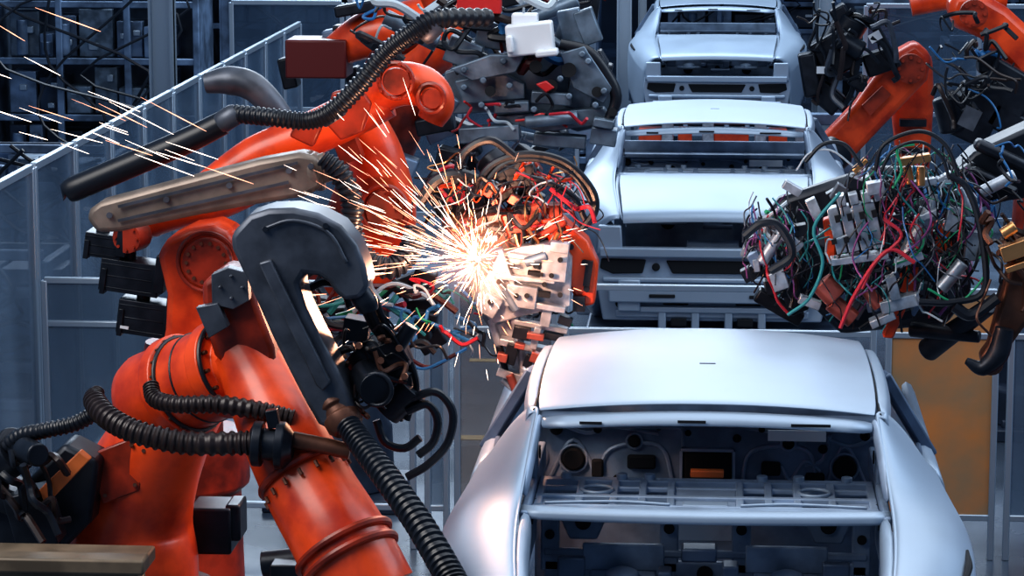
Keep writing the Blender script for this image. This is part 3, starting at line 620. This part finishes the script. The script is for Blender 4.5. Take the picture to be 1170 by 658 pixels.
# weld gun
G=11.6
p=W(600,420,G); e=thing('welding_gun',(p.x,p.y,p.z),'spot welding gun with silver bracket and cables throwing sparks','welding gun','welding guns')
m=M()
m.Pz([(545,347),(552,322),(570,290),(596,280),(640,274),(654,294),(652,348),(612,356),(565,368)],G-.1,.08); m.B(600,318,G-.18,70,6,.05,-4); m.B(634,300,G-.18,30,42,.06,-6)
m.B(596,338,G-.18,36,26,.06,-8); m.B(560,348,G-.18,22,24,.06,-30); m.B(640,282,G-.19,22,12,.06,-6); m.B(606,294,G-.17,50,6,.05,-6); m.B(625,350,G-.17,44,7,.06,-10); m.B(580,308,G-.17,6,50,.05,20)
put(m,'silver_bracket',ALU,e,bev=.004)
m=M()
for q in((570,322),(585,304),(640,297),(640,337),(612,304),(602,338),(590,338),(622,325),(560,345),(630,315)): m.cyl(W(*q,G-.24),W(*q,G-.15),.011,seg=10)
m.B(622,336,G-.2,14,6,.05,-6); m.B(612,312,G-.2,18,4,.05,-6)
put(m,'bracket_hole',DRK,e,split=True)
m=M(); m.Pz([(532,306),(556,298),(577,345),(562,376),(546,352)],G,.08); m.C((600,300,G-.2),(625,292,G-.2),6); m.C((575,330,G-.2),(590,355,G-.2),5); put(m,'clamp_lever',GUNM,e,bev=.004,split=True)
m=M().Pz([(618,248),(642,246),(672,272),(684,300),(680,345),(662,348),(650,320),(648,290),(628,272)],G,.14); put(m,'gun_housing',ORG,e,bev=.012)
m=M(); m.B(560,262,G+.1,90,40,.1,10); m.B(600,250,G,50,30,.1,20); m.B(630,262,G-.08,40,8,.04,30); put(m,'gun_body',ORGD,e,bev=.01)
m=M()
for q in((652,282),(668,300),(670,330),(640,262)): m.cyl(W(*q,G-.09),W(*q,G-.05),.014,seg=8)
m.B(662,345,G-.05,14,18,.1); m.B(672,312,G-.08,8,30,.03,-8); put(m,'housing_fastener',BLKM,e,split=True)
m=M()
m.C((588,362,G-.1),(600,430,G-.1),6); m.C((562,365,G-.05),(580,432,G-.05),5); m.B(600,395,G-.1,60,8,.07,-12); m.B(590,430,G-.1,46,10,.08,-20); m.B(618,372,G-.1,64,6,.06,-10); m.C((600,420,G-.15),(612,442,G-.2),6,4); m.C((575,432,G-.1),(592,450,G-.1),6,3); m.Pz([(566,370),(590,362),(606,415),(590,428)],G-.02,.05); m.B(624,362,G-.14,12,22,.05,-10); m.B(612,386,G-.16,8,26,.05,-14); put(m,'electrode_arm',ALU,e,bev=.003)
m=M(); m.B(596,380,G-.14,20,14,.05,-12); m.B(584,404,G-.14,14,24,.05,-14); m.B(632,384,G-.12,24,8,.05,-10); m.C((570,395,G-.12),(578,425,G-.12),4); m.B(604,412,G-.16,10,14,.05,-20); m.B(646,366,G-.12,16,10,.05,-20); put(m,'clamp_block',BLKM,e,bev=.003,split=True)
m=M()
m.B(612,384,G-.19,20,7,.05,-10); m.B(574,408,G-.16,12,10,.05,-10); m.B(612,408,G-.19,12,12,.05,-20); m.C((590,447,G-.15),(582,428,G-.15),5); m.B(594,395,G-.2,12,6,.05,-12)
put(m,'electrode_holder',PNK,e,bev=.003,split=True)
m=M()
for i in range(40):
    r0=random.Random(i+400); m.mi=r0.choice([0,0,1,2,3,0]); m.B(r0.uniform(525,655),r0.uniform(190,285),r0.uniform(G-.05,G+.4),r0.uniform(7,22),r0.uniform(5,16),.08,r0.uniform(-40,40))
put(m,'actuator_block',[BLKM,ORGD,PNK,ALU],e,bev=.004,split=True)
m=M(); m.C((560,180,G+.3),(600,230,G+.2),20,18); m.C((500,200,G+.3),(540,240,G+.2),22,20); m.B(585,205,G+.2,50,34,.14,30); m.B(530,235,G+.35,60,60,.14,30); put(m,'transformer',BLKM,e,bev=.01)
for pts,rr in (([(540,225),(560,190),(600,176),(645,185),(675,215),(680,240),(665,262)],4.5),([(550,215),(575,188),(615,182),(655,200),(678,235)],3.5),([(520,210),(530,175),(560,160),(590,180)],5),([(595,200),(630,210),(655,225),(668,250)],3.5),([(480,230),(500,205),(530,200),(560,215)],7)):
    put(M().T([(x,y,G-.15,rr) for x,y in pts],seg=8),'cable',BLK,e)
wires(e,50,5000,(500,640),(180,275),(G-.2,G+.3),(-24,27,-18,22),[1,1.4,2,2.6],[BLK,BLK,BLK,BHS,CR,CR,DRED,ORG,BRS,CW,PNK])
wires(e,22,5200,(470,560),(310,375),(G-.1,G+.2),(-12,26,-8,18),[1.2,1.8,2.4],[BLK,BLK,CG,CB,CT,CR,CW])
wires(e,10,5300,(600,650),(340,370),(G-.1,G+.1),(-6,14,-8,10),[1.2,1.6],[BLK,CG,CW,CR])
bundle(e,60,5600,(510,660),(185,260),(G-.25,G+.1),(20,70),25,[.8,1.1],[BLK,BLK,BLK,CR,DRED,CW,BRS])
# R4 right
p=W(1340,480,12.4); e=robot((p.x,p.y,0),'robot arm wrapped in coloured cables and silver valve blocks'); R4=e
base(e,p.x,p.y,p.z,.3)
put(M().T([(1340,500,12.4,60),(1345,400,12.4,55),(1345,300,12.4,50),(1340,200,12.4,48),(1310,170,12.4,40),(1240,180,12.3,34),(1180,185,12.2,28)],seg=20),'link_arm',ORGD,e)
m=M().Pz([(1085,195),(1110,170),(1175,140),(1220,150),(1220,215),(1150,225),(1110,235),(1090,225)],12.2,.25); m.B(1150,180,12.0,80,14,.1,-25); m.B(1135,205,11.98,60,10,.1,-25); m.C((1100,190,12.0),(1125,230,12.0),14); put(m,'black_forearm',BLKM,e,bev=.02)
m=M().Pz([(1118,405),(1128,392),(1142,340),(1152,300),(1140,275),(1160,262),(1200,270),(1200,340),(1170,370),(1152,395),(1142,425),(1126,428)],11.6,.12); put(m,'gripper_arm',BRN,e,bev=.02)
m=M(); m.T([(1104,412,11.5,4),(1122,420,11.5,10),(1140,405,11.5,13),(1148,375,11.5,11)],seg=12); m.T([(1170,262,11.5,7),(1185,262,11.5,8),(1200,258,11.5,8)],seg=10); put(m,'gripper_finger',BLKM,e,split=True)
wires(e,12,6500,(1120,1170),(240,330),(11.4,11.55),(-8,16,-6,22),[1.6,2.4,4],[BLK,BLK,BRN,BHS])
m=M().Pz([(862,262),(890,225),(950,205),(1000,190),(1060,190),(1100,240),(1110,330),(1080,370),(1010,375),(960,380),(930,350),(880,330)],12.5,.12); put(m,'core_frame',BLKM,e,bev=.03)
m=M().Pz([(1008,384),(1030,310),(1040,250),(1056,255),(1046,325),(1020,385)],11.9,.08); m.Pz([(940,250),(952,246),(955,290),(945,300)],11.8,.08); m.B(1078,270,11.9,18,34,.1); put(m,'orange_bracket',ORG,e,bev=.008,split=True)
m=M()
V=11.62
for k in range(4):
    x=956+k*14; m.B(x,262-k*2,V,12,54,.08,14); m.B(x+5,228-k*2,V,10,12,.1,14)
m.B(982,294,V,66,8,.1,8); m.B(1000,214,V-.05,20,14,.08,10); m.B(1058,208,V,28,8,.06,12); m.B(1088,250,V,14,28,.06,-10); m.B(905,215,V+.1,22,10,.06,-30); m.B(930,238,V+.1,12,24,.06,25); m.B(1080,205,V,20,12,.06,30); m.B(905,275,V+.1,26,12,.06,-40); m.B(890,320,V+.1,18,22,.06,20); m.B(925,345,V+.1,26,10,.06,-20); m.B(1110,280,V+.1,14,34,.06,-6)
put(m,'valve_block',ALU,e,bev=.003,split=True)
m=M()
for k in range(4): m.B(957+k*14,250-k*2,V-.055,6,8,.02,14); m.B(953+k*14,276-k*2,V-.055,6,6,.02,14)
put(m,'valve_port',DRK,e,split=True)
m=M(); m.C((1036,296,V),(1062,240,V),12); m.C((1062,240,V),(1070,222,V),5); m.B(1038,296,V-.03,34,9,.09,22); m.B(1058,246,V-.03,28,7,.07,22); m.B(1028,345,V,46,14,.1,15); m.B(1008,364,V,30,9,.1,25); m.C((1075,330,V),(1100,300,V),8); m.C((1095,215,V+.05),(1110,245,V+.05),6); m.B(1020,328,V-.02,12,28,.08,15); m.C((870,300,V+.1),(895,262,V+.1),7); m.C((1120,220,V+.1),(1160,200,V+.1),7); put(m,'pneumatic_cylinder',ALU,e,bev=.003,split=True)
m=M(); m.C((950,345,V),(975,365,V),11); m.C((938,322,V),(955,340,V),14); m.C((990,330,V),(1005,350,V),8); put(m,'copper_block',PNK,e,bev=.003,split=True)
m=M(); m.B(1046,182,V-.05,34,9,.06,10); m.C((1036,190,V-.05),(1040,210,V-.05),5); m.C((1052,190,V-.05),(1052,212,V-.05),5); m.B(1160,285,11.4,34,18,.08,20); m.C((1145,268,11.4),(1160,258,11.4),7); m.B(1162,303,11.4,28,7,.08,20); m.C((975,196,V),(990,182,V),4); put(m,'brass_fitting',BRS,e,bev=.003,split=True)
m=M()
for i in range(98):
    r0=random.Random(i+700); a=r0.uniform(0,6.28); q=math.sqrt(r0.uniform(.02,1)); m.mi=r0.choice([0,0,0,0,1,1,2,3])
    cx_,cy_,rx,ry=(1020,280,92,90) if i<74 else (888,290,32,50)
    m.B(cx_+q*rx*math.cos(a),cy_+q*ry*math.sin(a),r0.uniform(11.7,12.3),r0.uniform(7,24),r0.uniform(6,20),.08,r0.choice([14,-20,30,60,-60,10]))
put(m,'connector_block',[BLKM,GRY,ALU,MCH2],e,bev=.003,split=True)
m=M()
m.C((1060,400,12.3),(1130,350,12.0),14,10); m.C((1040,375,12.2),(1120,385,12.1),10,7); m.B(890,350,12.3,60,16,.1,-30); m.B(905,335,12.2,22,46,.1,25); m.B(925,300,12.25,60,30,.1,-50); put(m,'lower_arm',BLKM,e,bev=.008,split=True)
def drape(n,seed,x0,x1,y0,y1,Y0,Y1,cols,rr,bul,ln=(70,170)):
    for i in range(n):
        r0=random.Random(seed+i); x=r0.uniform(x0,x1); y=r0.uniform(y0,y1); Yy=r0.uniform(Y0,Y1); l=r0.uniform(*ln); b=r0.uniform(-bul,bul); dx=r0.uniform(-30,30); w=r0.choice(rr)
        pts=[(x+dx*t+b*math.sin(math.pi*t)+r0.uniform(-3,3),y+l*t) for t in(0,.2,.4,.6,.8,1)]
        put(M().T([(a,b_,Yy+r0.uniform(-.04,.04),w) for a,b_ in pts],seg=6,samp=5),'cable',r0.choice(cols),e)
cols=[BLK]*9+[CG,CT,CB,CR,CP,CW,BHS,BHS]
drape(32,900,1000,1100,170,240,11.58,12.0,cols,[1.0,1.4,2.0],38,(60,140))
drape(14,1000,930,1080,240,300,11.6,11.95,cols,[1.0,1.5,2.4],34,(50,90))
drape(16,1100,862,912,225,290,11.7,12.0,cols,[1.2,1.8,2.6],24,(40,80))
wires(e,10,1200,(1080,1160),(165,250),(11.5,11.8),(-12,20,-8,24),[1.2,1.6,2.4],[BLK,BLK,CB,BHS])
WC=[BLK]*5+[CG,CT,CB,CR,CP,CW,GRY]
bundle(e,110,8000,(985,1105),(162,260),(11.5,11.75),(30,90),30,[.7,.9,1.2],WC)
bundle(e,70,8500,(930,1095),(250,330),(11.5,11.8),(20,60),25,[.7,.9,1.2],WC)
bundle(e,45,8700,(858,915),(220,300),(11.6,11.9),(20,60),18,[.7,1.0],WC,15)
for pts,mt,rr in (([(960,375),(975,340),(1000,300),(1020,285),(1045,300)],CR,2.4),([(985,330),(1000,300),(1030,270),(1010,250)],CR,2.0),([(900,360),(925,340),(940,300),(930,260),(960,220)],CT,2.0),([(850,270),(870,255),(890,258),(905,290),(880,310)],BLK,5),([(1085,200),(1105,215),(1120,260),(1125,330),(1090,345),(1050,345)],BLK,4),([(1060,330),(1095,345),(1125,315),(1130,290)],CG,1.4),([(1000,195),(1010,165),(1050,150),(1080,165),(1095,200)],BLK,2.5),([(1005,200),(1020,172),(1050,162),(1075,178),(1085,205)],BLK,2),([(920,185),(940,165),(965,165),(985,190)],BLK,2.4),([(1020,215),(1030,195),(1025,170),(1045,165)],CG,1.6),([(910,195),(925,175),(950,172),(975,190)],CW,1.2),([(1090,350),(1110,360),(1140,340)],BLK,7)):
    put(M().T([(x,y,11.5,rr) for x,y in pts],seg=8),'cable',mt,e)
# R5, R6 back right
p=W(1045,330,23.2); e=robot((p.x,p.y,0),'orange robot reaching over the second car body'); base(e,p.x,p.y,.7,.26,MCH)
put(M().Pz([(1016,62),(1040,48),(1064,62),(1066,110),(1060,200),(1068,300),(1022,300),(1026,200),(1018,120)],23.2,.34),'link_arm',ORG,e,bev=.05)
put(M().Pz([(930,185),(935,160),(975,118),(1015,62),(1045,45),(1064,62),(1058,90),(1010,140),(972,180),(945,200)],22.7,.3),'forearm',ORG,e,bev=.05)
m=M(); c=W(1040,78,22.5); m.cyl(c,c+Vector((0,-.06,0)),S(17,22.5)); m.bolts(c+Vector((0,-.06,0)),(0,1,0),S(13,22.5),8,.014,.02); m.Pz([(985,120),(1008,98),(1018,108),(994,132)],22.5,.05); put(m,'joint_cover',ORGD,e,split=True)
m=M(); m.C((958,172,22.5),(940,188,22.4),20); m.B(1043,140,22.95,30,8,.1); m.B(1043,172,22.95,34,6,.1); put(m,'arm_collar',BLKM,e,split=True)
m=M(); m.B(955,60,22.4,46,46,.3,30); m.C((935,90,22.4),(975,20,22.4),18,20); m.B(945,110,22.4,36,26,.25,-40); m.B(965,25,22.4,20,40,.2,30); m.B(1005,70,22.4,36,26,.2,20); m.C((960,45,22.2),(985,60,22.2),12); m.B(925,85,22.3,20,50,.2,10); m.B(980,95,22.2,20,14,.1,-30); put(m,'black_head',BLKM,e,bev=.02)
m=M(); m.B(938,80,22.15,10,8,.02); m.B(1000,42,22.2,14,10,.02,30); put(m,'white_label',WHT,e,split=True)
wires(e,22,7000,(925,1000),(0,90),(22.0,22.3),(-10,18,-5,28),[1.2,2,3.4],[BLK,BLK,BLK,BHS,GRY])
p=W(1180,300,18); e=robot((p.x,p.y,0),'orange robot with black motor head beside the fence'); base(e,p.x,p.y,.8,.26,MCH)
put(M().T([(1180,330,18,30),(1185,220,18,26),(1190,120,18,24),(1180,60,18,24)],seg=18),'link_arm',ORGD,e)
put(M().Pz([(1080,10),(1086,-8),(1115,-12),(1150,8),(1185,40),(1200,90),(1175,105),(1150,75),(1118,42),(1090,30)],17.6,.28),'forearm',ORG,e,bev=.05)
m=M(); c=W(1112,15,17.4); m.cyl(c,c+Vector((0,-.06,0)),S(16,17.4)); m.bolts(c+Vector((0,-.06,0)),(0,1,0),S(12,17.4),8,.012,.02); put(m,'joint_cover',ORGD,e)
put(M().T([(1040,5,18.5,14),(1090,-5,18.5,16),(1150,-2,18.5,14)],seg=14),'upper_link',ORG,e)
m=M(); m.B(1112,130,17.3,50,60,.3,-25); m.B(1150,100,17.3,60,50,.3,-30); m.B(1130,70,17.3,26,26,.2); m.C((1090,150,17.2),(1080,110,17.2),16); m.B(1155,140,17.3,60,30,.3,-30); put(m,'black_head',BLKM,e,bev=.02)
m=M(); m.B(1108,135,17.0,20,24,.02,-25); put(m,'grey_label',GRY,e)
wires(e,26,7100,(1060,1130),(20,110),(17.0,17.2),(-5,24,-14,24),[1.2,1.8,2.8],[BLK]*6+[BHS,CB,GRY])
# ---------------- sparks
src=W(546,296,11.25); m=M()
rnd=random.Random(99)
def streak(m,a,ang,ln,w,Y):
    b=(a[0]+math.cos(ang)*ln,a[1]+math.sin(ang)*ln)
    P=W(a[0],a[1],Y); Q=W(b[0],b[1],Y+rnd.uniform(-.15,.15)); mid=P.lerp(Q,.35)
    f=frame(Q-P); m.rings([P,mid,Q],[S(w*.35,Y),S(w,Y),S(w*.2,Y)],[f]*3,4)
for i in range(300):
    ang=rnd.uniform(0,2*math.pi); r=abs(rnd.gauss(0,32))+3
    m.mi=0 if rnd.random()<.5 else 1; ln=rnd.uniform(4,22)*(1.25 if math.cos(ang)<0 else .7)
    streak(m,(546+math.cos(ang)*r*.8,297+math.sin(ang)*r),ang+rnd.uniform(-.3,.3),ln,rnd.uniform(.18,.38),11.15+rnd.uniform(-.2,.1))
for i in range(230):
    ang=math.pi+rnd.gauss(.42,.42); r=rnd.uniform(30,250)*rnd.uniform(.4,1.0)
    m.mi=rnd.choice([0,0,1,1]); streak(m,(546+math.cos(ang)*r,296+math.sin(ang)*r),ang+rnd.uniform(-.12,.16),rnd.uniform(10,46),rnd.uniform(.22,.45),11.0+rnd.uniform(-.5,.1))
for i in range(26):
    ang=math.pi+rnd.gauss(.33,.05); r=rnd.uniform(270,590)
    m.mi=rnd.choice([0,0,0,1]); streak(m,(546+math.cos(ang)*r,296+math.sin(ang)*r),ang+rnd.uniform(-.05,.1),rnd.uniform(30,85),rnd.uniform(.35,.6),10.7+rnd.uniform(-.4,.1))
streak(m,(115,36),math.pi+.35,80,.6,10.6)
for i in range(70):
    ang=rnd.choice([rnd.uniform(-.5,.5),rnd.uniform(1.0,2.8),rnd.uniform(-2.2,-1.2)]); r=rnd.uniform(30,130)
    m.mi=rnd.choice([0,1]); streak(m,(546+math.cos(ang)*r,296+math.sin(ang)*r),ang+rnd.uniform(-.15,.15),rnd.uniform(5,18),rnd.uniform(.22,.4),11.1)
m.mi=0; m.ball(src,.012)
tag(put(m,'welding_sparks',[SPK,SPK2],flat=True),'shower of bright orange white welding sparks','sparks',kind='stuff')
b_=M().ball((0,0,0),.27,seg=24,n=14); me=bpy.data.meshes.new('weld_bloom'); b_.bm.to_mesh(me); me.materials.append(BLM)
po=bpy.data.objects.new('weld_bloom',me); po.location=src; sc.collection.objects.link(po); tag(po,'added glow volume imitating bloom around the weld point','weld bloom',kind='stuff')
# ---------------- lights
def area(loc,rot,sx,sy,e,col):  # area lights added out of view to brighten car roofs and machinery
    l=bpy.data.lights.new('added_area_light','AREA'); l.shape='RECTANGLE'; l.size=sx;l.size_y=sy;l.energy=e;l.color=col
    o=bpy.data.objects.new('added_area_light',l); o.location=loc;o.rotation_euler=rot; sc.collection.objects.link(o); return o
area((1.0,13,7.5),(0,0,0),5,10,300,(.90,.95,1))
area((0,27,8.0),(math.radians(-25),0,0),8,8,850,(.80,.90,1))
area((-5,7,7.0),(math.radians(20),math.radians(-30),0),4,5,430,(1,.96,.92))
area((6,12,6.5),(0,math.radians(40),0),4,6,240,(.75,.87,1))
area((-5.5,29,7.0),(math.radians(-35),0,0),6,3,600,(.75,.87,1))
l=bpy.data.lights.new('weld_light','POINT'); l.energy=40; l.color=(1,.5,.3); l.shadow_soft_size=.05
o=bpy.data.objects.new('weld_light',l); o.location=src+Vector((0,-.3,.05)); sc.collection.objects.link(o)
w=bpy.data.worlds.new('w'); sc.world=w; w.use_nodes=True
bg=w.node_tree.nodes['Background']; bg.inputs[0].default_value=(.20,.34,.58,1); bg.inputs[1].default_value=.40
# ---------------- camera
cd=bpy.data.cameras.new('camera'); cd.sensor_width=36; cd.lens=F/1170*36; cd.clip_end=200
co=bpy.data.objects.new('camera',cd); sc.collection.objects.link(co)
R=Matrix((rgt,upv,-fwd)).transposed(); co.matrix_world=Matrix.Translation(CAM)@R.to_4x4()
sc.camera=co
